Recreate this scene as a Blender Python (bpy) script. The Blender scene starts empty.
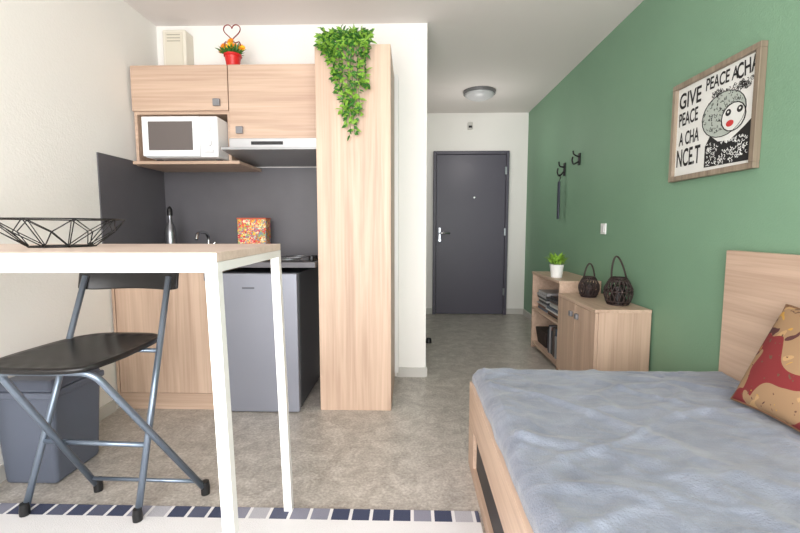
import bpy, bmesh, math, random
from mathutils import Vector, Matrix
random.seed(7)
S=bpy.context.scene
S.view_settings.view_transform='Standard'
def C(r,g,b):
    f=lambda c:(c/255/12.92) if c/255<=.04045 else ((c/255+.055)/1.055)**2.4
    return (f(r),f(g),f(b),1)
# ---------------- materials ----------------
def newmat(n):
    m=bpy.data.materials.new(n); m.use_nodes=True
    return m,m.node_tree.nodes,m.node_tree.links,m.node_tree.nodes['Principled BSDF']
def mat(n,col,rough=.5,metal=0,bump=0,bscale=60,var=0,vscale=5,**kw):
    m,N,L,B=newmat(n)
    B.inputs['Base Color'].default_value=col; B.inputs['Roughness'].default_value=rough; B.inputs['Metallic'].default_value=metal
    for k,v in kw.items(): B.inputs[k.replace('_',' ')].default_value=v
    tc=N.new('ShaderNodeTexCoord')
    if bump:
        t=N.new('ShaderNodeTexNoise'); t.inputs['Scale'].default_value=bscale; t.inputs['Detail'].default_value=4
        L.new(tc.outputs['Object'],t.inputs['Vector'])
        b=N.new('ShaderNodeBump'); b.inputs['Strength'].default_value=bump; b.inputs['Distance'].default_value=.01
        L.new(t.outputs['Fac'],b.inputs['Height']); L.new(b.outputs['Normal'],B.inputs['Normal'])
    if var:
        t=N.new('ShaderNodeTexNoise'); t.inputs['Scale'].default_value=vscale; t.inputs['Detail'].default_value=5
        L.new(tc.outputs['Object'],t.inputs['Vector'])
        r=N.new('ShaderNodeValToRGB'); r.color_ramp.elements[0].position=.3; r.color_ramp.elements[1].position=.7
        r.color_ramp.elements[0].color=tuple(c*(1-var) for c in col[:3])+(1,)
        r.color_ramp.elements[1].color=tuple(min(1,c*(1+var)) for c in col[:3])+(1,)
        L.new(t.outputs['Fac'],r.inputs['Fac']); L.new(r.outputs['Color'],B.inputs['Base Color'])
    return m
def wood(n,axis,light,dark,rough=.45):
    m,N,L,B=newmat(n); B.inputs['Roughness'].default_value=rough
    tc=N.new('ShaderNodeTexCoord')
    def noise(sc,st,det,dist):
        mp=N.new('ShaderNodeMapping'); s=[sc,sc,sc]; s[axis]=st
        mp.inputs['Scale'].default_value=s; L.new(tc.outputs['Object'],mp.inputs['Vector'])
        t=N.new('ShaderNodeTexNoise'); t.inputs['Scale'].default_value=1; t.inputs['Detail'].default_value=det; t.inputs['Distortion'].default_value=dist
        L.new(mp.outputs['Vector'],t.inputs['Vector']); return t
    a=noise(11,.7,3,1.0); b=noise(75,2.0,4,.3)
    mx=N.new('ShaderNodeMix'); mx.data_type='FLOAT'; mx.inputs[0].default_value=.4
    L.new(a.outputs['Fac'],mx.inputs[2]); L.new(b.outputs['Fac'],mx.inputs[3])
    r=N.new('ShaderNodeValToRGB'); e=r.color_ramp.elements
    e[0].position=.36; e[0].color=dark; e[1].position=.62; e[1].color=light
    L.new(mx.outputs[0],r.inputs['Fac']); L.new(r.outputs['Color'],B.inputs['Base Color'])
    return m
WL,WD=C(208,181,160),C(182,153,133)
wood_v=wood('wood_vertical',2,WL,WD); wood_x=wood('wood_horizontal',0,WL,WD); wood_y=wood('wood_along',1,WL,WD)
tabletop_m=wood('table_wood',0,C(222,202,190),C(202,180,166),.35)
frame_m=wood('frame_wood',2,C(156,140,122),C(118,104,88),.5)
white_wall=mat('white_plaster',C(240,237,233),.8,bump=.12,bscale=90)
ceil_m=mat('ceiling_paint',C(230,223,220),.85,bump=.08,bscale=60)
green_m=mat('green_paint',C(122,157,130),.6,bump=.15,bscale=110,var=.04,vscale=2)
dark_panel=mat('anthracite_laminate',C(92,90,95),.45,var=.05,vscale=8)
door_m=mat('door_paint',C(76,73,86),.42,bump=.03)
white_m=mat('white_metal',C(236,235,234),.35)
black_m=mat('black_plastic',C(22,22,24),.4)
blackwire=mat('black_wire',C(14,14,15),.4,.3)
steel=mat('steel',C(170,174,180),.3,1)
chrome=mat('chrome',C(205,205,208),.15,1)
tube_m=mat('grey_tube',C(128,140,156),.3,.7)
base_m=mat('baseboard_paint',C(200,197,192),.5)
knob_m=mat('grey_knob',C(130,130,134),.4,.3)
glassblk=mat('black_glass',C(10,10,12),.08)
# floor
def floor_mat():
    m,N,L,B=newmat('vinyl_floor'); B.inputs['Roughness'].default_value=.33
    tc=N.new('ShaderNodeTexCoord')
    a=N.new('ShaderNodeTexNoise'); a.inputs['Scale'].default_value=9; a.inputs['Detail'].default_value=9; a.inputs['Roughness'].default_value=.82; a.inputs['Distortion'].default_value=.5
    b=N.new('ShaderNodeTexNoise'); b.inputs['Scale'].default_value=85; b.inputs['Detail'].default_value=4
    L.new(tc.outputs['Object'],a.inputs['Vector']); L.new(tc.outputs['Object'],b.inputs['Vector'])
    mx=N.new('ShaderNodeMix'); mx.data_type='FLOAT'; mx.inputs[0].default_value=.35
    L.new(a.outputs['Fac'],mx.inputs[2]); L.new(b.outputs['Fac'],mx.inputs[3])
    r=N.new('ShaderNodeValToRGB'); e=r.color_ramp.elements
    e[0].position=.37; e[0].color=C(141,134,128); e[1].position=.63; e[1].color=C(208,202,195)
    x=e.new(.5); x.color=C(174,167,160)
    L.new(mx.outputs[0],r.inputs['Fac']); L.new(r.outputs['Color'],B.inputs['Base Color'])
    return m
floor_m=floor_mat()
# ---------------- geometry helpers ----------------
def link(o): S.collection.objects.link(o); return o
def group(name,loc):
    e=bpy.data.objects.new(name,None); e.location=loc; e.empty_display_size=.05; link(e); return e
def par(o,p):
    if p is not None:
        o.parent=p; o.matrix_parent_inverse=Matrix.Translation(p.location).inverted()
    return o
def mesh(name,verts,faces,m,p=None,smooth=False):
    me=bpy.data.meshes.new(name); me.from_pydata([tuple(v) for v in verts],[],faces); me.update()
    me.materials.append(m)
    if smooth:
        for q in me.polygons: q.use_smooth=True
    return par(link(bpy.data.objects.new(name,me)),p)
def boxes(name,lst,m,p=None,bevel=0):
    v=[];f=[]
    for (x0,x1,y0,y1,z0,z1) in lst:
        k=len(v)
        v+=[(x0,y0,z0),(x1,y0,z0),(x1,y1,z0),(x0,y1,z0),(x0,y0,z1),(x1,y0,z1),(x1,y1,z1),(x0,y1,z1)]
        f+=[tuple(k+i for i in q) for q in ((0,3,2,1),(4,5,6,7),(0,1,5,4),(1,2,6,5),(2,3,7,6),(3,0,4,7))]
    o=mesh(name,v,f,m,p)
    if bevel:
        md=o.modifiers.new('b','BEVEL'); md.width=bevel; md.segments=3; md.limit_method='ANGLE'
    return o
def box(name,x0,x1,y0,y1,z0,z1,m,p=None,bevel=0): return boxes(name,[(x0,x1,y0,y1,z0,z1)],m,p,bevel)
def lathe(name,prof,c,m,p=None,n=32,axis='Z',smooth=True):
    v=[];f=[]
    for r,h in prof:
        for i in range(n):
            a=2*math.pi*i/n; q=(r*math.cos(a),r*math.sin(a),h)
            if axis=='Y': q=(q[0],q[2],q[1])
            if axis=='X': q=(q[2],q[0],q[1])
            v.append((c[0]+q[0],c[1]+q[1],c[2]+q[2]))
    for j in range(len(prof)-1):
        for i in range(n):
            f.append((j*n+i,j*n+(i+1)%n,(j+1)*n+(i+1)%n,(j+1)*n+i))
    f.append(tuple(range(n))[::-1]); f.append(tuple((len(prof)-1)*n+i for i in range(n)))
    o=mesh(name,v,f,m,p,smooth)
    if smooth:
        md=o.modifiers.new('e','EDGE_SPLIT'); md.split_angle=math.radians(40)
    return o
def tubes(name,paths,r,m,p=None,cyc=False,n=10):
    """sweep tubes along several polylines, one mesh"""
    V=[];F=[]
    for path in paths:
        P=[Vector(q) for q in path]; L=len(P); up=None; k0=len(V)
        for i,q in enumerate(P):
            if cyc: t=(P[(i+1)%L]-P[i-1]).normalized()
            else: t=(P[min(i+1,L-1)]-P[max(i-1,0)]).normalized()
            if up is None:
                up=Vector((0,0,1)) if abs(t.z)<.9 else Vector((1,0,0))
            a=t.cross(up).normalized(); b=a.cross(t).normalized(); up=b
            for j in range(n):
                g=2*math.pi*j/n; V.append(q+a*r*math.cos(g)+b*r*math.sin(g))
        segs=L if cyc else L-1
        for i in range(segs):
            i2=(i+1)%L
            for j in range(n):
                F.append((k0+i*n+j,k0+i*n+(j+1)%n,k0+i2*n+(j+1)%n,k0+i2*n+j))
        if not cyc:
            F.append(tuple(k0+j for j in range(n))[::-1]); F.append(tuple(k0+(L-1)*n+j for j in range(n)))
    return mesh(name,V,F,m,p,True)
def smoothpath(pts,k=8):
    P=[Vector(q) for q in pts]; P=[P[0]*2-P[1]]+P+[P[-1]*2-P[-2]]; out=[]
    for i in range(1,len(P)-2):
        for s in range(k):
            t=s/k; a,b,c,d=P[i-1:i+3]
            out.append(.5*((2*b)+(c-a)*t+(2*a-5*b+4*c-d)*t*t+(3*b-a-3*c+d)*t**3))
    out.append(P[-2]); return out
def fillet(pts,rad,k=6):
    P=[Vector(q) for q in pts]; out=[P[0]]
    for i in range(1,len(P)-1):
        a=(P[i-1]-P[i]); b=(P[i+1]-P[i]); r=min(rad,a.length*.45,b.length*.45)
        A=P[i]+a.normalized()*r; B=P[i]+b.normalized()*r
        for s in range(k+1):
            t=s/k; out.append(A*(1-t)**2+P[i]*2*t*(1-t)+B*t*t)
    out.append(P[-1]); return out

RX=1.435; LX=-1.785; KY=3.1; FY=5.45; H=2.5; BY=-1.1; CX=.108
# ---------------- room shell ----------------
box('floor',LX-.1,RX+.1,BY-.1,FY+.1,-.1,0,floor_m)
box('ceiling',LX-.1,RX+.1,BY-.1,FY+.1,H,H+.1,ceil_m)
box('wall_left',LX-.1,LX,BY-.1,KY+.1,0,H,white_wall)
box('wall_right',RX,RX+.1,BY-.1,FY+.1,0,H,green_m)
box('wall_kitchen',LX,CX,KY,KY+.1,0,H,white_wall)
box('wall_corridor',CX-.1,CX,KY+.1,FY,0,H,white_wall)
box('wall_far',CX-.1,RX,FY,FY+.1,0,H,white_wall)
boxes('wall_back',[(LX,LX+.2,BY-.1,BY,0,H),(RX-.2,RX,BY-.1,BY,0,H),(LX+.2,RX-.2,BY-.1,BY,2.35,H),(LX+.2,RX-.2,BY-.1,BY,0,.1)],white_wall)
w=group('window_1',(-.15,BY-.05,1.2))
boxes('window_frame',[(LX+.2,LX+.26,BY-.08,BY-.03,.1,2.35),(RX-.26,RX-.2,BY-.08,BY-.03,.1,2.35),(-.18,-.12,BY-.08,BY-.03,.1,2.35),(LX+.26,RX-.26,BY-.08,BY-.03,.1,.16),(LX+.26,RX-.26,BY-.08,BY-.03,2.29,2.35)],white_m,w)
box('baseboard_kitchen',-.105,CX+.0,KY-.012,KY,0,.07,base_m)
box('baseboard_corridor',CX,CX+.012,KY,FY,0,.07,base_m)
box('baseboard_right',RX-.012,RX,1.97,FY,0,.07,base_m)
box('baseboard_left',LX,LX+.012,BY,2.46,0,.07,base_m)
boxes('baseboard_far',[(CX+.012,.268,FY-.012,FY,0,.07),(1.205,RX-.012,FY-.012,FY,0,.07)],base_m)
# door
d=group('door_1',(.74,FY-.03,0))
boxes('frame',[(.272,.308,FY-.06,FY,0,2.035),(1.166,1.202,FY-.06,FY,0,2.035),(.308,1.166,FY-.06,FY,1.995,2.035)],door_m,d,.004)
box('leaf',.311,1.163,FY-.045,FY-.005,.008,1.992,door_m,d,.003)
lathe('peephole',[(0.0001,-.006),(.012,-.006),(.014,0)],(.78,FY-.046,1.47),chrome,d,16,'Y')
box('handle_plate',.34,.37,FY-.055,FY-.045,.92,1.10,steel,d,.004)
tubes('handle_lever',[fillet([(.355,FY-.05,1.03),(.355,FY-.1,1.03),(.48,FY-.1,1.03)],.02)],.011,chrome,d)
lathe('lock',[(.018,-.01),(.02,0)],(.355,FY-.055,.94),steel,d,16,'Y')
boxes('hinges',[(1.15,1.17,FY-.07,FY-.06,z,z+.09) for z in (.25,1.0,1.75)],steel,d)
# ceiling lamp
l=group('ceiling_lamp',(.70,4.6,2.46))
lathe('rim',[(.165,2.5-.03-0),(.165,2.5)],(.70,4.6,0),mat('lamp_rim',C(120,120,122),.4,.6),l)
lathe('dome',[(.001,-.075),(.05,-.07),(.1,-.055),(.14,-.035),(.15,-.02),(.15,0)],(.70,4.6,2.48),mat('lamp_glass',C(190,190,192),.3),l)
v=group('alarm_sensor',(.72,FY-.02,2.33)); box('body',.69,.75,FY-.04,FY,2.30,2.38,base_m,v,.006); box('lens',.70,.74,FY-.045,FY-.04,2.315,2.34,black_m,v)
# ---------------- kitchen ----------------
KB=KY-.006
T=group('tall_cabinet',(-.33,2.8,0))
box('side_left',-.545,-.527,2.52,KB,0.0,2.12,wood_v,T)
box('side_right',-.138,-.118,2.52,KB,0.0,2.12,wood_v,T)
box('top',-.527,-.138,2.52,KB,2.10,2.12,wood_x,T)
box('back',-.527,-.138,3.07,KB,0.0,2.10,wood_x,T)
box('door',-.545,-.118,2.50,2.519,.0,2.12,wood_v,T,.002)
box('trim_conduit',-.116,-.09,2.98,KY,.07,2.12,white_m)
U=group('wall_cupboard',(-1.15,2.9,1.5))
boxes('carcass',[(-1.765,-1.747,2.77,KB,1.495,2.11),(-1.166,-1.130,2.77,KB,1.64,2.11),(-.570,-.552,2.77,KB,1.66,2.11),
  (-1.747,-.570,2.77,KB,2.09,2.11),(-1.747,-1.166,2.77,KB,1.815,1.835),(-1.130,-.570,2.77,KB,1.66,1.68),(-1.166,-1.148,2.77,KB,1.515,1.64)],wood_x,U)
box('shelf',-1.747,-1.07,2.70,KB,1.495,1.515,wood_x,U,.002)
boxes('backboard',[(-1.747,-1.166,3.08,KB,1.515,2.09)],wood_x,U)
box('door_left',-1.765,-1.151,2.75,2.768,1.833,2.11,wood_x,U,.002)
box('door_right',-1.145,-.553,2.75,2.768,1.66,2.11,wood_x,U,.002)
for nm,x,z in (('knob_left',-1.22,1.88),('knob_right',-1.08,1.71)):
    box(nm,x-.022,x+.022,2.73,2.75,z-.022,z+.022,knob_m,U,.004)
Hd=group('range_hood',(-.85,2.9,1.6))
box('body',-1.14,-.556,2.72,KB-.004,1.60,1.655,mat('hood_grey',C(190,190,192),.35,.5),Hd,.003)
mesh('visor',[(-1.14,2.60,1.565),(-.556,2.60,1.565),(-.556,2.60,1.58),(-1.14,2.60,1.58),(-1.14,3.08,1.53),(-.556,3.08,1.53),(-.556,3.08,1.60),(-1.14,3.08,1.60)],
 [(0,1,2,3),(4,7,6,5),(0,4,5,1),(3,2,6,7),(0,3,7,4),(1,5,6,2)],mat('hood_visor',C(160,160,162),.4,.4),Hd)
box('switch_strip',-1.0,-.8,2.716,2.72,1.615,1.635,black_m,Hd)
box('trim_backsplash',LX,-.552,KY-.005,KY,.90,1.525,dark_panel)
box('trim_backsplash_side',LX,LX+.008,2.44,KY-.01,.90,1.525,dark_panel)
# microwave
M=group('microwave_oven',(-1.40,2.8,1.53)); mw=mat('microwave_white',C(236,236,238),.3)
MO=-.016
box('body',-1.61+MO,-1.155+MO,2.63,2.98,1.525,1.77,mw,M,.012)
box('door',-1.61+MO,-1.26+MO,2.615,2.63,1.53,1.765,mw,M,.005)
box('window',-1.57+MO,-1.30+MO,2.611,2.616,1.565,1.735,mat('microwave_window',C(100,92,90),.2),M,.002)
for z in (1.61,1.70): lathe('dial',[(.0001,-.02),(.02,-.02),(.023,0)],(-1.208+MO,2.63,z),mw,M,20,'Y')
box('button',-1.24+MO,-1.18+MO,2.622,2.63,1.55,1.572,mat('btn',C(205,205,208),.4),M,.002)
boxes('feet',[(x+MO,x+.03+MO,y,y+.03,1.515,1.531) for x in (-1.59,-1.21) for y in (2.72,2.92)],black_m,M)
# base units
Bc=group('base_cabinet',(-1.45,2.8,0))
boxes('carcass',[(LX+.01,-1.135,2.50,3.08,.10,.865)],wood_x,Bc)
box('door',-1.755,-1.138,2.48,2.499,.105,.862,wood_v,Bc,.002)
box('filler',LX+.01,-1.759,2.48,2.499,.105,.862,wood_v,Bc)
box('plinth',LX+.01,-1.135,2.49,2.50,0,.10,wood_x,Bc)
box('knob',-1.21,-1.165,2.46,2.48,.79,.835,knob_m,Bc,.004)
Wt=group('worktop',(-1.15,2.8,.9))
box('slab',LX+.012,-.554,2.455,3.085,.868,.90,dark_panel,Wt,.003)
box('hob',-.94,-.58,2.52,2.99,.90,.906,glassblk,Wt,.002)
for y in (2.64,2.86): tubes('hob_ring',[[(-.76+.08*math.cos(a*math.pi/16),y+.08*math.sin(a*math.pi/16),.9065) for a in range(32)]],.0015,steel,Wt,True,6)
for y in (2.62,2.70): lathe('hob_dial',[(.02,0),(.018,.02),(.0001,.021)],(-.61,y,.906),black_m,Wt,16)
Fr=group('fridge',(-.88,2.8,0)); fm=mat('fridge_silver',C(142,144,155),.36,.35)
box('body',-1.115,-.660,2.50,3.05,.02,.835,mat('fridge_side',C(70,72,78),.5),Fr,.004)
box('door',-1.115,-.660,2.45,2.495,.005,.835,fm,Fr,.008)
box('badge',-.98,-.91,2.447,2.451,.745,.755,mat('badge',C(100,102,110),.4,.5),Fr)
boxes('feet',[(x,x+.04,y,y+.04,0,.031) for x in (-1.09,-.71) for y in (2.54,2.98)],black_m,Fr)
# faucet
Fc=group('kitchen_faucet',(-1.42,2.98,.9))
lathe('base',[(.028,0),(.025,.03),(.02,.05)],(-1.42,2.98,.9),chrome,Fc)
tubes('spout',[smoothpath([(-1.42,2.98,.93),(-1.42,2.98,1.03),(-1.42,2.93,1.065),(-1.42,2.84,1.06),(-1.42,2.81,1.02)])],.011,chrome,Fc)
tubes('lever',[[(-1.42,2.98,.95),(-1.36,2.96,1.0)]],.007,chrome,Fc)
# bottle
Bt=group('metal_bottle',(-1.64,2.9,.9))
lathe('body',[(.036,0),(.038,.02),(.038,.16),(.03,.20),(.015,.24),(.014,.28)],(-1.64,2.9,.9),mat('bottle_steel',C(130,130,135),.25,.8),Bt)
lathe('cap',[(.018,.28),(.018,.32),(.008,.34),(.001,.345)],(-1.64,2.9,.9),black_m,Bt)
# colourful tin
def patch_mat(n,scale,cols,rough=.5,detail=None):
    m,N,L,B=newmat(n); B.inputs['Roughness'].default_value=rough
    tc=N.new('ShaderNodeTexCoord'); nz=N.new('ShaderNodeTexNoise'); nz.inputs['Scale'].default_value=scale*.7
    ad=N.new('ShaderNodeMixRGB'); ad.inputs['Fac'].default_value=.12
    L.new(tc.outputs['Object'],nz.inputs['Vector']); L.new(tc.outputs['Object'],ad.inputs['Color1']); L.new(nz.outputs['Color'],ad.inputs['Color2'])
    vo=N.new('ShaderNodeTexVoronoi'); vo.inputs['Scale'].default_value=scale; L.new(ad.outputs['Color'],vo.inputs['Vector'])
    sp=N.new('ShaderNodeSeparateColor'); L.new(vo.outputs['Color'],sp.inputs['Color'])
    r=N.new('ShaderNodeValToRGB'); r.color_ramp.interpolation='CONSTANT'; e=r.color_ramp.elements
    e[0].color=cols[0]; e[0].position=0; e[1].position=1/len(cols); e[1].color=cols[1]
    for i,c in enumerate(cols[2:]): x=e.new((i+2)/len(cols)); x.color=c
    L.new(sp.outputs['Red'],r.inputs['Fac']); L.new(r.outputs['Color'],B.inputs['Base Color']); return m
Tn=group('decorated_box',(-1.08,2.95,.9))
box('body',-1.18,-.985,2.90,3.0,.90,1.155,patch_mat('tin_print',60,[C(205,50,40),C(235,190,60),C(225,80,60),C(150,170,90),C(245,225,180),C(220,60,90),C(110,140,160)]),Tn,.004)
box('lid',-1.183,-.982,2.897,3.003,1.155,1.165,mat('tin_lid',C(200,90,60),.4),Tn,.003)
# junction box on wall
J=group('junction_box',(-1.6,3.05,2.2))
box('cover',-1.685,-1.525,2.99,KY,2.14,2.43,mat('ivory',C(226,220,206),.5),J,.01)
box('inner_panel',-1.665,-1.545,2.984,2.99,2.16,2.41,mat('ivory_panel',C(216,209,193),.5),J,.004)
boxes('vents',[(-1.65,-1.56,2.982,2.985,z,z+.005) for z in (2.35,2.37,2.39)],mat('ivory_dark',C(165,158,142),.5),J)
# -------- leaves ----------
def leaf(V,F,pos,d,n,L,Wd):
    d=d.normalized(); s=d.cross(n).normalized(); n=s.cross(d).normalized(); k=len(V)
    V+= [pos,pos+d*L*.3+s*Wd*.5-n*L*.03,pos+d*L*.65+s*Wd*.42,pos+d*L-n*L*.1,pos+d*L*.65-s*Wd*.42,pos+d*L*.3-s*Wd*.5-n*L*.03,pos+d*L*.35-n*L*.08,pos+d*L*.68-n*L*.06]
    F+= [(k,k+1,k+6),(k+1,k+2,k+7,k+6),(k+2,k+3,k+7),(k+3,k+4,k+7),(k+4,k+5,k+6,k+7),(k+5,k,k+6)]
def rv(a=1): return Vector((random.uniform(-a,a),random.uniform(-a,a),random.uniform(-a,a)))
lf1=mat('leaf_light',C(132,174,64),.5,var=.25,vscale=30); lf2=mat('leaf_dark',C(60,112,42),.5,var=.3,vscale=30)
I=group('hanging_ivy_plant',(-.37,2.6,2.12))
lathe('pot',[(.055,0),(.07,.05),(.07,.055),(.06,.05)],(-.36,2.64,2.121),mat('pot_brown',C(70,50,38),.6),I)
stems=[];VA=[];FA=[];VB=[];FB=[]
for i in range(18):
    t=(i+random.random()*.7)/18; x=-.50+.27*t
    ln=.09+ (.37*math.exp(-((t-.62)/.30)**2)) + random.uniform(-.07,.05)
    if .2<t<.5 and i%2: ln*=1.25
    if t>.93: ln*=.5
    xe=x+random.uniform(-.02,.02)+.015*(.62-t)
    pts=smoothpath([(-.36+(x+.36)*.3,2.61,2.15),(x,2.51,2.17+random.uniform(0,.03)),(x,2.465,2.11),(xe,2.47,2.11-ln*.6),(xe+random.uniform(-.015,.015),2.475,2.13-ln)],9)
    stems.append(pts)
    for q in pts[4:]:
        for k in range(2 if random.random()<.6 else 1):
            V,F=(VA,FA) if random.random()<.55 else (VB,FB)
            dd=Vector((random.uniform(-1,1),random.uniform(-1.0,-.1),random.uniform(-1,.35)))
            leaf(V,F,Vector(q)+rv(.006),dd,Vector((random.uniform(-.7,.7),-1,random.uniform(-.4,.8))),random.uniform(.028,.048),random.uniform(.012,.019))
for i in range(120):
    V,F=(VA,FA) if random.random()<.55 else (VB,FB)
    pos=Vector((random.uniform(-.49,-.24),random.uniform(2.48,2.63),2.13+random.random()**1.5*.07))
    leaf(V,F,pos,Vector((random.uniform(-1,1),random.uniform(-1,.3),random.uniform(-.1,1))),Vector((0,-1,.8)),random.uniform(.028,.046),random.uniform(.012,.02))
tubes('stems',stems,.0018,lf2,I,n=5)
mesh('leaves_light',VA,FA,lf1,I); mesh('leaves_dark',VB,FB,lf2,I)
# flower pot with heart
Fp=group('flower_pot',(-1.155,2.86,2.11)); cx,cy=-1.155,2.86
lathe('pot',[(.036,0),(.05,.085),(.056,.087),(.056,.10),(.048,.10),(.046,.09)],(cx,cy,2.11),mat('red_pot',C(205,30,28),.35),Fp)
VA=[];FA=[]
for i in range(110):
    a=random.random()*6.283; leaf(VA,FA,Vector((cx,cy,2.205))+Vector((math.cos(a),math.sin(a),0))*random.random()*.04,Vector((math.cos(a),math.sin(a),random.uniform(.2,1.5))),Vector((0,0,1)),random.uniform(.04,.08),.015)
mesh('foliage',VA,FA,lf2,Fp)
for ci,col in enumerate((C(240,140,20),C(250,195,30))):
    VA=[];FA=[]
    for i in range(9):
        a=random.random()*6.283; r=random.random()*.085; c=Vector((cx+r*math.cos(a),cy+r*math.sin(a)*.8,2.235+random.random()*.05)); n=Vector((random.uniform(-.4,.4),-1,random.uniform(.1,.8))).normalized()
        s=n.cross(Vector((0,0,1))).normalized(); u=s.cross(n)
        for k in range(11):
            g=k*6.283/11; leaf(VA,FA,c,s*math.cos(g)+u*math.sin(g)+n*.25,n,.023,.011)
    mesh('petals_%d'%ci,VA,FA,mat('petal%d'%ci,col,.6),Fp)
hp=[]
for k in range(41):
    t=2*math.pi*k/40; hp.append((cx+.0034*16*math.sin(t)**3,cy,2.355+.0034*(13*math.cos(t)-5*math.cos(2*t)-2*math.cos(3*t)-math.cos(4*t))))
redw=mat('rust_wire',C(130,32,28),.5)
tubes('heart_wire',[hp[:-1]],.0035,redw,Fp,True,6)
tubes('heart_stem',[[(cx,cy,2.20),(cx,cy,2.30)]]+[smoothpath([(cx,cy,2.30),(cx+s*.02,cy,2.285),(cx+s*.045,cy,2.29),(cx+s*.05,cy,2.265),(cx+s*.03,cy,2.262)]) for s in (-1,1)],.0035,redw,Fp,n=6)
# ---------------- table ----------------
Tb=group('bar_table',(-.475,1.3,0)); R0=.009
tx0,tx1,ty0,ty1=-1.68,-.475,1.015,1.585
box('top',tx0,tx1,ty0,ty1,1.017,1.04,tabletop_m,Tb,.002)
L_=.030
boxes('rails',[(tx0,tx1,ty0,ty0+L_,.992,1.0165),(tx0,tx1,ty1-L_,ty1,.992,1.0165),(tx0,tx0+L_,ty0+L_,ty1-L_,.992,1.0165),(tx1-L_,tx1,ty0+L_,ty1-L_,.992,1.0165)],white_m,Tb,.001)
v=[];f=[]
for x,s in ((tx0,-1),(tx1-L_,1)):      # legs splay slightly outwards
    for y in (ty0,ty1-L_):
        k=len(v); dx=.026*s
        v+=[(x+dx,y,R0),(x+L_+dx,y,R0),(x+L_+dx,y+L_,R0),(x+dx,y+L_,R0),(x,y,.992),(x+L_,y,.992),(x+L_,y+L_,.992),(x,y+L_,.992)]
        f+=[tuple(k+i for i in q) for q in ((0,3,2,1),(4,5,6,7),(0,1,5,4),(1,2,6,5),(2,3,7,6),(3,0,4,7))]
mesh('legs',v,f,white_m,Tb)
Tb.rotation_euler=(0,0,.035)
# wire bowl
Wb=group('wire_fruit_bowl',(-1.075,1.3,1.04)); bx,by=-1.075,1.3
def ring(n,r,z,off=0): return [Vector((bx+r*math.cos(2*math.pi*(i+off)/n),by+r*math.sin(2*math.pi*(i+off)/n),z)) for i in range(n)]
A=ring(9,.168,1.125); Bq=ring(9,.142,1.087,.5); Dq=ring(9,.085,1.043); 
segs=[]
for i in range(9):
    segs+=[[A[i],Bq[i]],[A[i],Bq[i-1]],[Bq[i],Dq[i]],[Bq[i-1],Dq[i]],[A[i],Dq[i]]]
segs+=[[Dq[0],Dq[4]],[Dq[2],Dq[7]],[Dq[5],Dq[1]]]
tubes('wires',segs,.0016,blackwire,Wb,n=6)
tubes('rim',[A],.0023,blackwire,Wb,True,6); tubes('base_ring',[Dq],.0025,blackwire,Wb,True,6)
# ---------------- folding stool ----------------
Ch=group('folding_bar_chair',(-1.22,1.65,0)); FZ=.02
A_r,A_l=(-1.02,1.49,FZ),(-1.47,1.51,FZ); Tr,Tl=(-1.06,1.84,.885),(-1.445,1.86,.885)
B_r,B_l=(-.85,1.67,FZ),(-1.31,1.68,FZ); Sr,Sl=(-1.10,1.42,.60),(-1.44,1.42,.60)
tr=.0125
tubes('back_frame',[[A_r,Tr],[A_l,Tl]],tr,tube_m,Ch,n=12)
tubes('rear_frame',[fillet([B_r,Sr,Sl,B_l],.05)],tr,tube_m,Ch,n=12)
def lerp(a,b,t): return tuple(a[i]+(b[i]-a[i])*t for i in range(3))
tubes('footrest',[[lerp(A_r,Tr,.27),lerp(A_l,Tl,.27)]],.010,tube_m,Ch)
tubes('rear_stretcher',[[lerp(B_r,Sr,.08),lerp(B_l,Sl,.08)]],.008,tube_m,Ch)
tubes('seat_bar',[[lerp(A_r,Tr,.66),lerp(A_l,Tl,.66)]],.009,tube_m,Ch)
for i,q in enumerate((A_r,A_l,B_r,B_l)):
    lathe('foot_%d'%(i+1),[(.017,(R0 if q[1]<1.59 else 0)-q[2]),(.018,.01),(.015,.035)],q,black_m,Ch,14)
# seat
V=[];F=[];nx,ny=24,24
for side in (0,1):
    for j in range(ny+1):
        for i in range(nx+1):
            u=i/nx*2-1; w_=j/ny*2-1
            k=1-.09*(u*u*w_*w_)**1.5*2
            hw=.215-.012*(w_+1)
            x=-1.272+u*hw*k+ (.01)*w_; y=1.615+w_*.245*k
            z=.632 -.012*(1-u*u)*(1-w_*w_) - .02*max(0,-w_-.7) + (0 if side==0 else -.018)
            if side==0 and abs(u)<.85 and abs(w_)<.85: z+= .0025*(1 if (i+j)%4<2 else -1)
            V.append((x,y,z))
n1=(nx+1)*(ny+1)
for j in range(ny):
    for i in range(nx):
        a=j*(nx+1)+i; q=(a,a+1,a+nx+2,a+nx+1); F.append(q); F.append(tuple(n1+t for t in q)[::-1])
bd=[i for i in range(nx+1)]+[j*(nx+1)+nx for j in range(1,ny+1)]+[ny*(nx+1)+i for i in range(nx-1,-1,-1)]+[j*(nx+1) for j in range(ny-1,0,-1)]
for a,b in zip(bd,bd[1:]+bd[:1]): F.append((a,n1+a,n1+b,b))
seat_m=mat('seat_black',C(24,22,23),.33)
mesh('seat',V,F,seat_m,Ch,True)
# backrest (curved slat)
V=[];F=[];n=24
for i in range(n+1):
    t=i/n*2-1; x=-1.252+t*.222; y=1.862+.055*(1-t*t); hh=.055*(1-.25*t**6)
    zc=.872
    for dy in (-.010,.010):
        for dz in (-hh,hh): V.append((x,y+dy+dz*.2,zc+dz+.008*(1-t*t)))
for i in range(n):
    a=i*4;b=a+4
    F+=[(a,b,b+1,a+1),(a+2,a+3,b+3,b+2),(a+1,b+1,b+3,a+3),(a,a+2,b+2,b)]
F+=[(0,1,3,2),(n*4,n*4+2,n*4+3,n*4+1)]
o=mesh('backrest',V,F,seat_m,Ch,True); md=o.modifiers.new('b','BEVEL'); md.width=.006; md.segments=3; md.limit_method='ANGLE'
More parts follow.
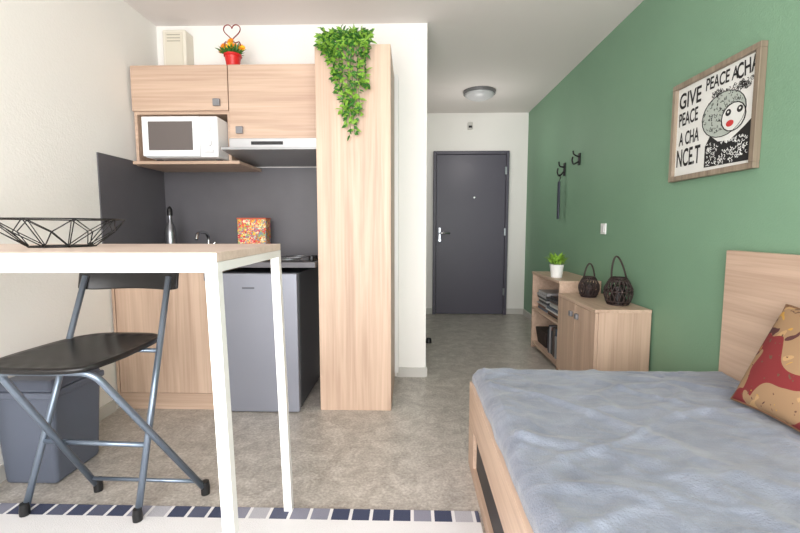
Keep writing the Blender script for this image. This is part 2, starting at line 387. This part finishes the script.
# ---------------- bin ----------------
Bn=group('waste_bin',(-1.62,1.85,0)); bm_=mat('bin_blue_grey',C(88,94,108),.45)
def frustum(name,cx,cy,z0,z1,a0,b0,a1,b1,m,p,bev=.02):
    v=[(cx-a0,cy-b0,z0),(cx+a0,cy-b0,z0),(cx+a0,cy+b0,z0),(cx-a0,cy+b0,z0),(cx-a1,cy-b1,z1),(cx+a1,cy-b1,z1),(cx+a1,cy+b1,z1),(cx-a1,cy+b1,z1)]
    o=mesh(name,v,[(0,3,2,1),(4,5,6,7),(0,1,5,4),(1,2,6,5),(2,3,7,6),(3,0,4,7)],m,p)
    md=o.modifiers.new('b','BEVEL'); md.width=bev; md.segments=4; md.limit_method='ANGLE'; return o
BX=-1.628
frustum('body',BX,1.84,0,.40,.115,.13,.135,.145,bm_,Bn)
frustum('rim',BX,1.84,.385,.415,.143,.155,.143,.155,bm_,Bn,.008)
frustum('lid',BX,1.84,.415,.455,.141,.153,.11,.12,mat('bin_lid',C(78,84,98),.45),Bn,.015)
# ---------------- rug ----------------
def rug_mat():
    m,N,L,B=newmat('rug_weave'); B.inputs['Roughness'].default_value=.95
    tc=N.new('ShaderNodeTexCoord'); sp=N.new('ShaderNodeSeparateXYZ'); L.new(tc.outputs['Object'],sp.inputs[0])
    def math_(op,a,b=None):
        n=N.new('ShaderNodeMath'); n.operation=op
        for i,q in enumerate((a,b)):
            if q is None: continue
            if isinstance(q,(int,float)): n.inputs[i].default_value=q
            else: L.new(q,n.inputs[i])
        return n.outputs[0]
    cb=math_('DIVIDE',sp.outputs['X'],.078); cell=math_('FLOOR',cb); fr=math_('FRACT',cb)
    wn=N.new('ShaderNodeTexWhiteNoise'); wn.noise_dimensions='1D'; L.new(cell,wn.inputs['W'])
    r=N.new('ShaderNodeValToRGB'); r.color_ramp.interpolation='CONSTANT'; e=r.color_ramp.elements
    e[0].color=C(60,66,92); e[1].position=.40; e[1].color=C(134,134,150); x=e.new(.60); x.color=C(84,88,110); x=e.new(.85); x.color=C(176,174,182)
    L.new(wn.outputs['Value'],r.inputs['Fac'])
    gap=math_('LESS_THAN',fr,.16)
    inband=math_('GREATER_THAN',sp.outputs['Y'],1.512)
    msk=math_('MULTIPLY',math_('SUBTRACT',1.0,gap),inband)
    mx=N.new('ShaderNodeMixRGB'); L.new(msk,mx.inputs['Fac']); mx.inputs['Color1'].default_value=C(222,220,222); L.new(r.outputs['Color'],mx.inputs['Color2'])
    L.new(mx.outputs['Color'],B.inputs['Base Color'])
    nz=N.new('ShaderNodeTexNoise'); nz.inputs['Scale'].default_value=300; L.new(tc.outputs['Object'],nz.inputs['Vector'])
    b=N.new('ShaderNodeBump'); b.inputs['Strength'].default_value=.6; b.inputs['Distance'].default_value=.004; L.new(nz.outputs['Fac'],b.inputs['Height']); L.new(b.outputs['Normal'],B.inputs['Normal'])
    return m
Rg=box('rug',-1.72,.262,.55,1.578,0,.009,rug_mat(),None,.003)
# ---------------- bed ----------------
BF=1.945; HX=1.392
Bd=group('bed',(.9,1.25,0))
box('headboard',HX,HX+.034,.50,BF-.01,.0,1.0,wood_y,Bd,.003)
box('foot_panel_top',.272,.292,.52,BF,.215,.39,wood_y,Bd,.002)
boxes('foot_panel_bottom',[(.272,.292,1.80,BF,.0,.214),(.272,.292,.52,.60,.0,.214),(.272,.292,.60,1.80,.0,.05)],wood_y,Bd)
box('drawer_front',.285,.30,.61,1.79,.055,.205,mat('drawer_dark',C(38,36,38),.5),Bd,.003)
boxes('side_panels',[(.292,HX-.002,BF-.02,BF,0,.33),(.292,HX-.002,.52,.54,0,.33)],wood_x,Bd)
box('slat_base',.305,HX-.005,.545,BF-.022,.22,.25,wood_x,Bd)
box('mattress',.308,HX-.006,.545,BF-.015,.25,.425,mat('mattress',C(225,222,216),.9),Bd,.03)
# blanket
def blanket_mat():
    m,N,L,B=newmat('grey_fleece'); B.inputs['Roughness'].default_value=.85
    B.inputs['Sheen Weight'].default_value=.35; B.inputs['Sheen Roughness'].default_value=.4
    tc=N.new('ShaderNodeTexCoord')
    mp=N.new('ShaderNodeMapping'); mp.inputs['Scale'].default_value=(1,2.0,1); mp.inputs['Rotation'].default_value=(0,0,.5); L.new(tc.outputs['Object'],mp.inputs['Vector'])
    a=N.new('ShaderNodeTexNoise'); a.inputs['Scale'].default_value=7; a.inputs['Detail'].default_value=8; a.inputs['Distortion'].default_value=.5; a.inputs['Roughness'].default_value=.65
    L.new(mp.outputs['Vector'],a.inputs['Vector'])
    r=N.new('ShaderNodeValToRGB'); e=r.color_ramp.elements; e[0].position=.34; e[0].color=C(110,116,131); e[1].position=.68; e[1].color=C(138,144,159)
    L.new(a.outputs['Fac'],r.inputs['Fac']); L.new(r.outputs['Color'],B.inputs['Base Color'])
    nz=N.new('ShaderNodeTexNoise'); nz.inputs['Scale'].default_value=160; nz.inputs['Detail'].default_value=4; L.new(tc.outputs['Object'],nz.inputs['Vector'])
    ad=N.new('ShaderNodeMath'); ad.operation='MULTIPLY_ADD'; ad.inputs[1].default_value=2.4; L.new(a.outputs['Fac'],ad.inputs[0]); L.new(nz.outputs['Fac'],ad.inputs[2])
    b=N.new('ShaderNodeBump'); b.inputs['Strength'].default_value=.45; b.inputs['Distance'].default_value=.006; L.new(ad.outputs[0],b.inputs['Height']); L.new(b.outputs['Normal'],B.inputs['Normal'])
    return m
from mathutils import noise as mn
V=[];F=[];nx,ny=130,150
x0,x1,y0,y1=.296,HX-.004,.53,BF; dr=.075; ztop=.447
def fold(s,lo,hi,r=.03):
    if s<lo+r:
        e=lo+r-s
        if e<r*1.57: a=e/r; return lo+r-r*math.sin(a), r*(1-math.cos(a))
        return lo, r+(e-r*1.57)
    if s>hi-r:
        e=s-(hi-r)
        if e<r*1.57: a=e/r; return hi-r+r*math.sin(a), r*(1-math.cos(a))
        return hi, r+(e-r*1.57)
    return s,0
for j in range(ny+1):
    for i in range(nx+1):
        sx=x0-dr+(x1-x0+dr)*i/nx; sy=y0-dr+(y1-y0+2*dr)*j/ny
        x,dx=fold(sx,x0,9); y,dy=fold(sy,y0,y1)
        p=Vector((sx*2.2,sy*2.2,0)); w1=mn.noise(p+Vector((3,1,0)))
        q1=abs(mn.noise(Vector((sx*2.2+sy*3.2,sy*1.2-sx*1.0,1.7)))); q2=abs(mn.noise(Vector((sx*1.5-sy*4.5,sx*2,7.7)))); q3=abs(mn.noise(Vector((sx*6+sy*3,sy*7,2.2))))
        w3=mn.noise(Vector((sx*14,sy*11,4)))
        ed=1 if (dx+dy)==0 else .3
        z=ztop-dx-dy+ed*(.008*w1+.012*max(0,.18-q1)/.18+.011*max(0,.12-q2)/.12+.005*max(0,.15-q3)/.15+.003*w3)
        x-= (.006*mn.noise(Vector((sy*9,2,0)))+.004) if dx>0.02 else 0
        y+= .004*mn.noise(Vector((sx*9,5,0))) if dy>0.02 else 0
        z=max(z,.28) + (.012*mn.noise(Vector((sy*4,9,0))) if i==0 else 0)
        V.append((x,y,z))
for j in range(ny):
    for i in range(nx):
        a=j*(nx+1)+i; F.append((a,a+1,a+nx+2,a+nx+1))
o=mesh('blanket',V,F,blanket_mat(),Bd,True); md=o.modifiers.new('s','SOLIDIFY'); md.thickness=.006; md.offset=1
# cushion
def cushion():
    m,N,L,B=newmat('cushion_print'); B.inputs['Roughness'].default_value=.9
    tc=N.new('ShaderNodeTexCoord')
    def layer(prev,scale,seed,thr,col,dist=1.0):
        mp=N.new('ShaderNodeMapping'); mp.inputs['Location'].default_value=(seed,seed*1.7,seed*.3); L.new(tc.outputs['Object'],mp.inputs['Vector'])
        t=N.new('ShaderNodeTexNoise'); t.inputs['Scale'].default_value=scale; t.inputs['Detail'].default_value=1; t.inputs['Distortion'].default_value=dist; L.new(mp.outputs['Vector'],t.inputs['Vector'])
        g=N.new('ShaderNodeMath'); g.operation='GREATER_THAN'; g.inputs[1].default_value=thr; L.new(t.outputs['Fac'],g.inputs[0])
        mx=N.new('ShaderNodeMixRGB'); L.new(g.outputs[0],mx.inputs['Fac'])
        if prev is None: mx.inputs['Color1'].default_value=C(160,128,96)
        else: L.new(prev,mx.inputs['Color1'])
        mx.inputs['Color2'].default_value=col; return mx.outputs['Color']
    c=layer(None,9,5,.62,C(186,150,106)); c=layer(c,6,3,.52,C(128,42,44),.6); c=layer(c,13,8,.66,C(84,46,46)); c=layer(c,50,21,.70,C(104,74,58),.2); c=layer(c,16,30,.70,C(196,150,70))
    L.new(c,B.inputs['Base Color']); return m
Cu=group('throw_cushion',(1.26,1.37,.46))
V=[];F=[];n=28
cen=Vector((1.264,1.365,.648)); rot=Matrix.Rotation(math.radians(26),3,'Y')
for side in (-1,1):
    for j in range(n+1):
        for i in range(n+1):
            u=i/n*2-1; w_=j/n*2-1; k=.195
            yy=u*k*(1-.07*(1-abs(w_)**2.0)); zz=w_*k*(1-.07*(1-abs(u)**2.0))
            th=side*(.060*((1-u*u)*(1-w_*w_))**.42+.002)
            V.append(cen+rot@Vector((th,yy,zz)))
n1=(n+1)**2
for j in range(n):
    for i in range(n):
        a=j*(n+1)+i; q=(a,a+1,a+n+2,a+n+1); F.append(tuple(n1+t for t in q)); F.append(q[::-1])
bd=[i for i in range(n+1)]+[j*(n+1)+n for j in range(1,n+1)]+[n*(n+1)+i for i in range(n-1,-1,-1)]+[j*(n+1) for j in range(n-1,0,-1)]
for a,b in zip(bd,bd[1:]+bd[:1]): F.append((a,b,n1+b,n1+a))
mesh('cover',V,F,cushion(),Cu,True)
tubes('piping',[[V[a] for a in bd]],.004,mat('piping',C(120,88,64),.8),Cu,True,6)
# ---------------- sideboard & shelf ----------------
Sb=group('sideboard',(1.28,2.88,0))
X0=1.094; Y0,Y1=2.545,3.18
boxes('carcass',[(X0+.02,RX-.013,Y0,Y0+.018,0,.595),(X0+.02,RX-.013,Y1-.018,Y1,0,.595),(RX-.03,RX-.013,Y0+.018,Y1-.018,0.05,.595),(X0+.02,RX-.03,Y0+.018,Y1-.018,.05,.068)],wood_v,Sb)
box('top',X0-.004,RX-.012,Y0-.004,Y1+.002,.595,.615,wood_y,Sb,.002)
ym=(Y0+Y1)/2
box('door_left',X0,X0+.019,ym+.002,Y1-.001,.055,.592,wood_v,Sb,.002); box('door_right',X0,X0+.019,Y0+.001,ym-.002,.055,.592,wood_v,Sb,.002)
box('plinth',X0+.03,X0+.045,Y0+.018,Y1-.018,0,.05,wood_y,Sb)
for nm,y in (('knob_left',ym+.05),('knob_right',ym-.05)): box(nm,X0-.02,X0,y-.018,y+.018,.50,.536,knob_m,Sb,.004)
Bs=group('open_bookshelf',(1.28,3.6,0)); A0,A1=3.23,3.95
boxes('frame',[(X0+.02,RX-.013,A0,A0+.018,0,.68),(X0+.02,RX-.013,A1-.018,A1,0,.68),(RX-.03,RX-.013,A0+.018,A1-.018,.04,.68),
 (X0+.02,RX-.03,A0+.018,A1-.018,.04,.058),(X0+.02,RX-.03,A0+.018,A1-.018,.36,.378)],wood_y,Bs)
box('top',X0+.015,RX-.012,A0-.002,A1+.002,.68,.70,wood_y,Bs,.002)
def books(name,y0,y1,z,zmax,seed):
    random.seed(seed); g=group(name,(1.26,(y0+y1)/2,z)); y=y0
    cols=[C(60,60,66),C(150,148,150),C(90,80,76),C(200,198,196),C(110,60,50),C(70,90,110)]
    i=0
    while y<y1:
        t=random.uniform(.012,.03); h=random.uniform(.7,1)*zmax
        box('book_%d'%i,X0+.05+random.uniform(0,.02),1.38,y,y+t-.001,z,z+h,mat('bk%s%d'%(name,i),random.choice(cols),.6),g,.001); y+=t; i+=1
def stack(name,yc,z,n,seed):
    random.seed(seed); g=group(name,(1.26,yc,z)); cols=[C(60,60,66),C(170,168,170),C(40,38,40),C(200,198,196),C(120,90,80),C(90,100,115)]
    for i in range(n):
        t=random.uniform(.012,.026); o=random.uniform(-.015,.015)
        box('magazine_%d'%i,X0+.05+o,1.36+o,yc-.13+o,yc+.13-o,z,z+t-.0005,mat('mg%s%d'%(name,i),random.choice(cols),.5),g,.001); z+=t
stack('magazine_stack',3.45,.379,9,3); stack('book_stack',3.76,.379,8,5); books('book_row',3.30,3.60,.059,.24,9)
bk=group('storage_basket',(1.26,3.78,.058)); frustum('body',1.26,3.78,.059,.20,.10,.11,.12,.13,mat('basket_dark',C(50,38,34),.8,bump=.6,bscale=80),bk,.01)
# potted plant
Pp=group('potted_plant',(1.175,3.48,.70)); px_,py_=1.172,3.48
lathe('pot',[(.042,0),(.055,.10),(.058,.105),(.052,.105),(.048,.09)],(px_,py_,.70),mat('pot_white',C(238,238,236),.3),Pp)
VA=[];FA=[]
for i in range(170):
    a=random.random()*6.283; e=random.uniform(.3,2.0); leaf(VA,FA,Vector((px_,py_,.79))+Vector((math.cos(a)*.035,math.sin(a)*.035,0))*random.random()+Vector((0,0,random.random()*.06)),Vector((math.cos(a),math.sin(a),e)),Vector((0,0,1)),random.uniform(.04,.08),random.uniform(.014,.022))
mesh('leaves',VA,FA,lf1,Pp)
# lanterns
def lantern(name,x,y,z,r,h,hh,lean=0):
    g=group(name,(x,y,z)); m=mat('rattan_dark_'+str(r),C(48,34,32),.6)
    prof=[(.72,0),(.86,.12),(1,.38),(.98,.6),(.74,.85),(.55,1)]
    def rad(t):
        for (a,b),(c,d) in zip(prof,prof[1:]):
            if b<=t<=d: return a+(c-a)*(t-b)/(d-b)
        return prof[-1][0]
    paths=[]
    n=18
    for i in range(n):
        for sgn in (1,-1):
            paths.append([(x+r*rad(k/10)*math.cos(2*math.pi*i/n+sgn*k*.07),y+r*rad(k/10)*math.sin(2*math.pi*i/n+sgn*k*.07),z+.006+(h-.006)*k/10) for k in range(11)])
    tubes('weave',paths,.0034,m,g,n=5)
    for t in (0,.12,.5,.9,1): tubes('hoop',[[(x+r*rad(t)*math.cos(a*.2618),y+r*rad(t)*math.sin(a*.2618),z+.006+(h-.006)*t) for a in range(24)]],.005,m,g,True,6)
    lathe('candle_glass',[(r*.5,0.004),(r*.5,h*.7)],(x,y,z),mat('candle_dark_'+str(r),C(28,20,20),.3),g)
    pts=[]
    for k in range(17):
        t=k/16; s=math.sin(t*math.pi)
        pts.append((x+r*.55*math.cos(t*math.pi)*(1-.25*s)+lean*s,y,z+h+hh*s))
    tubes('handle',[pts],.0055,m,g,n=6)
    return g
lantern('rattan_lantern',1.245,3.02,.615,.067,.14,.095)
lantern('rattan_lantern',1.305,2.72,.615,.083,.17,.135,-.02)
# ---------------- wall items ----------------
yy=3.77
G=group('coat_hook',(RX,yy,1.68))
box('plate',RX-.012,RX,yy-.02,yy+.02,1.63,1.73,blackwire,G,.004)
tubes('hook',[smoothpath([(RX-.01,yy,1.66),(RX-.05,yy,1.64),(RX-.065,yy,1.67),(RX-.06,yy,1.70)]),smoothpath([(RX-.01,yy,1.70),(RX-.05,yy,1.72),(RX-.06,yy,1.75)])],.007,blackwire,G,n=8)
yy=4.12
G=group('coat_hook',(RX,yy,1.68))
box('plate',RX-.012,RX,yy-.02,yy+.02,1.58,1.70,blackwire,G,.004)
tubes('hook',[smoothpath([(RX-.01,yy,1.62),(RX-.05,yy,1.58),(RX-.07,yy,1.61),(RX-.065,yy,1.65)]),smoothpath([(RX-.01,yy,1.66),(RX-.05,yy,1.67),(RX-.06,yy,1.71)])],.007,blackwire,G,n=8)
G=group('shoehorn',(RX-.06,yy,1.4))
tubes('cord',[smoothpath([(RX-.05,yy,1.595),(RX-.045,yy-.01,1.56),(RX-.05,yy,1.53)])],.004,blackwire,G,n=6)
box('blade',RX-.060,RX-.044,yy-.022,yy+.022,1.18,1.53,mat('navy_plastic',C(34,40,58),.4),G,.006)
G=group('light_switch',(RX,3.25,1.09)); box('plate',RX-.01,RX,3.21,3.29,1.05,1.13,white_m,G,.003); box('rocker',RX-.015,RX-.01,3.225,3.275,1.065,1.115,mat('rocker',C(225,225,225),.4),G,.002)
# picture
P=group('framed_poster',(RX-.02,2.15,1.6)); ya,yb,za,zb=1.84,2.425,1.345,1.85; fw=.026
boxes('frame',[(RX-.03,RX-.001,ya,yb,za,za+fw),(RX-.03,RX-.001,ya,yb,zb-fw,zb),(RX-.03,RX-.001,ya,ya+fw,za+fw,zb-fw),(RX-.03,RX-.001,yb-fw,yb,za+fw,zb-fw)],frame_m,P,.002)
paper=mat('poster_paper',C(226,226,222),.6); ink=mat('poster_ink',C(24,22,24),.6); redi=mat('poster_red',C(196,52,52),.6); greyi=mat('poster_grey',C(176,184,176),.6)
XP=RX-.012
box('sheet',XP,RX-.002,ya+fw,yb-fw,za+fw,zb-fw,paper,P)
PW,PH=yb-ya-2*fw,zb-za-2*fw
def pp(u,v,k=1): return Vector((XP-.0006*k,yb-fw-u*PW,za+fw+v*PH))
def poly(name,pts,m,k=1): return mesh(name,[pp(u,v,k) for u,v in pts],[tuple(range(len(pts)))],m,P)
def text(s,u,v,size,m=ink,rot=0,sx=1,k=3,off=.0):
    cu=bpy.data.curves.new('t','FONT'); cu.body=s; cu.size=size; cu.offset=off
    o=bpy.data.objects.new('t',cu); link(o); dg=bpy.context.evaluated_depsgraph_get(); dg.update()
    me=bpy.data.meshes.new_from_object(o.evaluated_get(dg)); bpy.data.objects.remove(o)
    me.materials.clear(); me.materials.append(m)
    q=pp(u,v,k); c,s_=math.cos(rot),math.sin(rot)
    for w in me.vertices:
        a,b=w.co.x*sx,w.co.y; a,b=a*c-b*s_,a*s_+b*c
        w.co=Vector((q.x,q.y-a,q.z+b))
    ob=bpy.data.objects.new('lettering_'+''.join(ch for ch in s.lower() if ch.isalpha()),me); par(link(ob),P)
text('GIVE',.02,.77,.110,sx=.76,off=.002); text('PEACE',.03,.57,.095,sx=.56,off=.0015,rot=.03); text('A CHA',.05,.35,.095,sx=.54,off=.0015); text('NCE.T',.02,.11,.125,sx=.54,off=.002)
text('PEACE A',.40,.85,.080,sx=.68,off=.0015,rot=-.03); text('CHA',.78,.82,.092,sx=.62,off=.002,rot=.08)
random.seed(4)
def squiggles(name,n,inside,m,r,k=2,amp=.018,turns=7):
    sc=[]
    while len(sc)<n:
        u,v=random.random(),random.random()
        if not inside(u,v): continue
        a0=random.random()*6; a=random.uniform(.5,1)*amp
        sc.append([pp(u+a*math.cos(a0+q*.9)+q*.002,v+a*1.2*math.sin(a0+q*.9),k) for q in range(turns)])
    tubes(name,sc,r,m,P,n=4)
# big rounded, dotted body filling the middle, bird-like round face at its right
poly('rounded_body',[(.64+.26*math.cos(t*.2618),.54+.22*math.sin(t*.2618)) for t in range(24)],greyi,1)
tubes('body_outline',[[pp(.64+.26*math.cos(t*.2618),.54+.22*math.sin(t*.2618),2) for t in range(24)]],.002,ink,P,True,5)
squiggles('body_dots',120,lambda u,v:((u-.62)/.24)**2+((v-.56)/.19)**2<1,ink,.0010,2,.011,6)
squiggles('top_scribble',50,lambda u,v:.50<u<.97 and .70<v<.80 and ((u-.64)/.26)**2+((v-.54)/.22)**2>1,ink,.0013)
poly('dark_field',[(.44,.04),(.97,.03),(.975,.42),(.90,.36),(.74,.26),(.60,.28),(.50,.36),(.44,.26)],ink,3)
squiggles('white_scribble',130,lambda u,v:.46<u<.95 and .05<v<.28,paper,.0013,4,.013,5)
fc=[(.77+.135*math.cos(t*.3927),.48+.135*math.sin(t*.3927)) for t in range(16)]
poly('round_face',fc,mat('face_white',C(224,225,221),.6),4)
tubes('face_outline',[[pp(u,v,5) for u,v in fc]],.0024,ink,P,True,5)
for nm,u0 in (('eye_left',.71),('eye_right',.84)):
    poly(nm,[(u0+.034*math.cos(t*.5236),.535+.034*math.sin(t*.5236)) for t in range(12)],ink,5)
    poly(nm+'_white',[(u0+.012*math.cos(t*.785),.54+.012*math.sin(t*.785)) for t in range(8)],paper,6)
poly('red_beak',[(.735+.045*math.cos(t*.5236),.425+.032*math.sin(t*.5236)) for t in range(12)],redi,5)
# door stop
ds=group('door_stop',(.17,4.05,0)); lathe('rubber',[(.03,0),(.028,.03),(.02,.045),(.001,.05)],(.17,4.05,0),black_m,ds,16)
# ---------------- light ----------------
W=bpy.data.worlds.new('World'); S.world=W; W.use_nodes=True
bg=W.node_tree.nodes['Background']; bg.inputs['Color'].default_value=(.90,.95,1,1); bg.inputs['Strength'].default_value=2.0
def area(n,loc,rot,sx,sy,e,col=(1,1,1)):
    L=bpy.data.lights.new(n,'AREA'); L.shape='RECTANGLE'; L.size=sx; L.size_y=sy; L.energy=e; L.color=col
    o=bpy.data.objects.new(n,L); o.location=loc; o.rotation_euler=rot; link(o); return o
area('window_daylight',(-.15,BY-.15,1.3),(math.radians(90),0,0),2.8,2.2,160,(1,.985,.97))
pl=bpy.data.lights.new('corridor_fill','POINT'); pl.energy=6; pl.shadow_soft_size=.14; pl.color=(1,.96,.92)  # added fill light to brighten the corridor; the ceiling lamp itself is off
o=bpy.data.objects.new('corridor_fill',pl); o.location=(.70,4.6,1.95); link(o)
# ---------------- camera ----------------
cam=bpy.data.cameras.new('camera'); co=bpy.data.objects.new('camera',cam); link(co)
cam.sensor_width=36; cam.lens=430/800*36; cam.clip_start=.05
co.location=(0,0,1.1); co.rotation_euler=(math.pi/2-.0905,0,.026)
S.camera=co
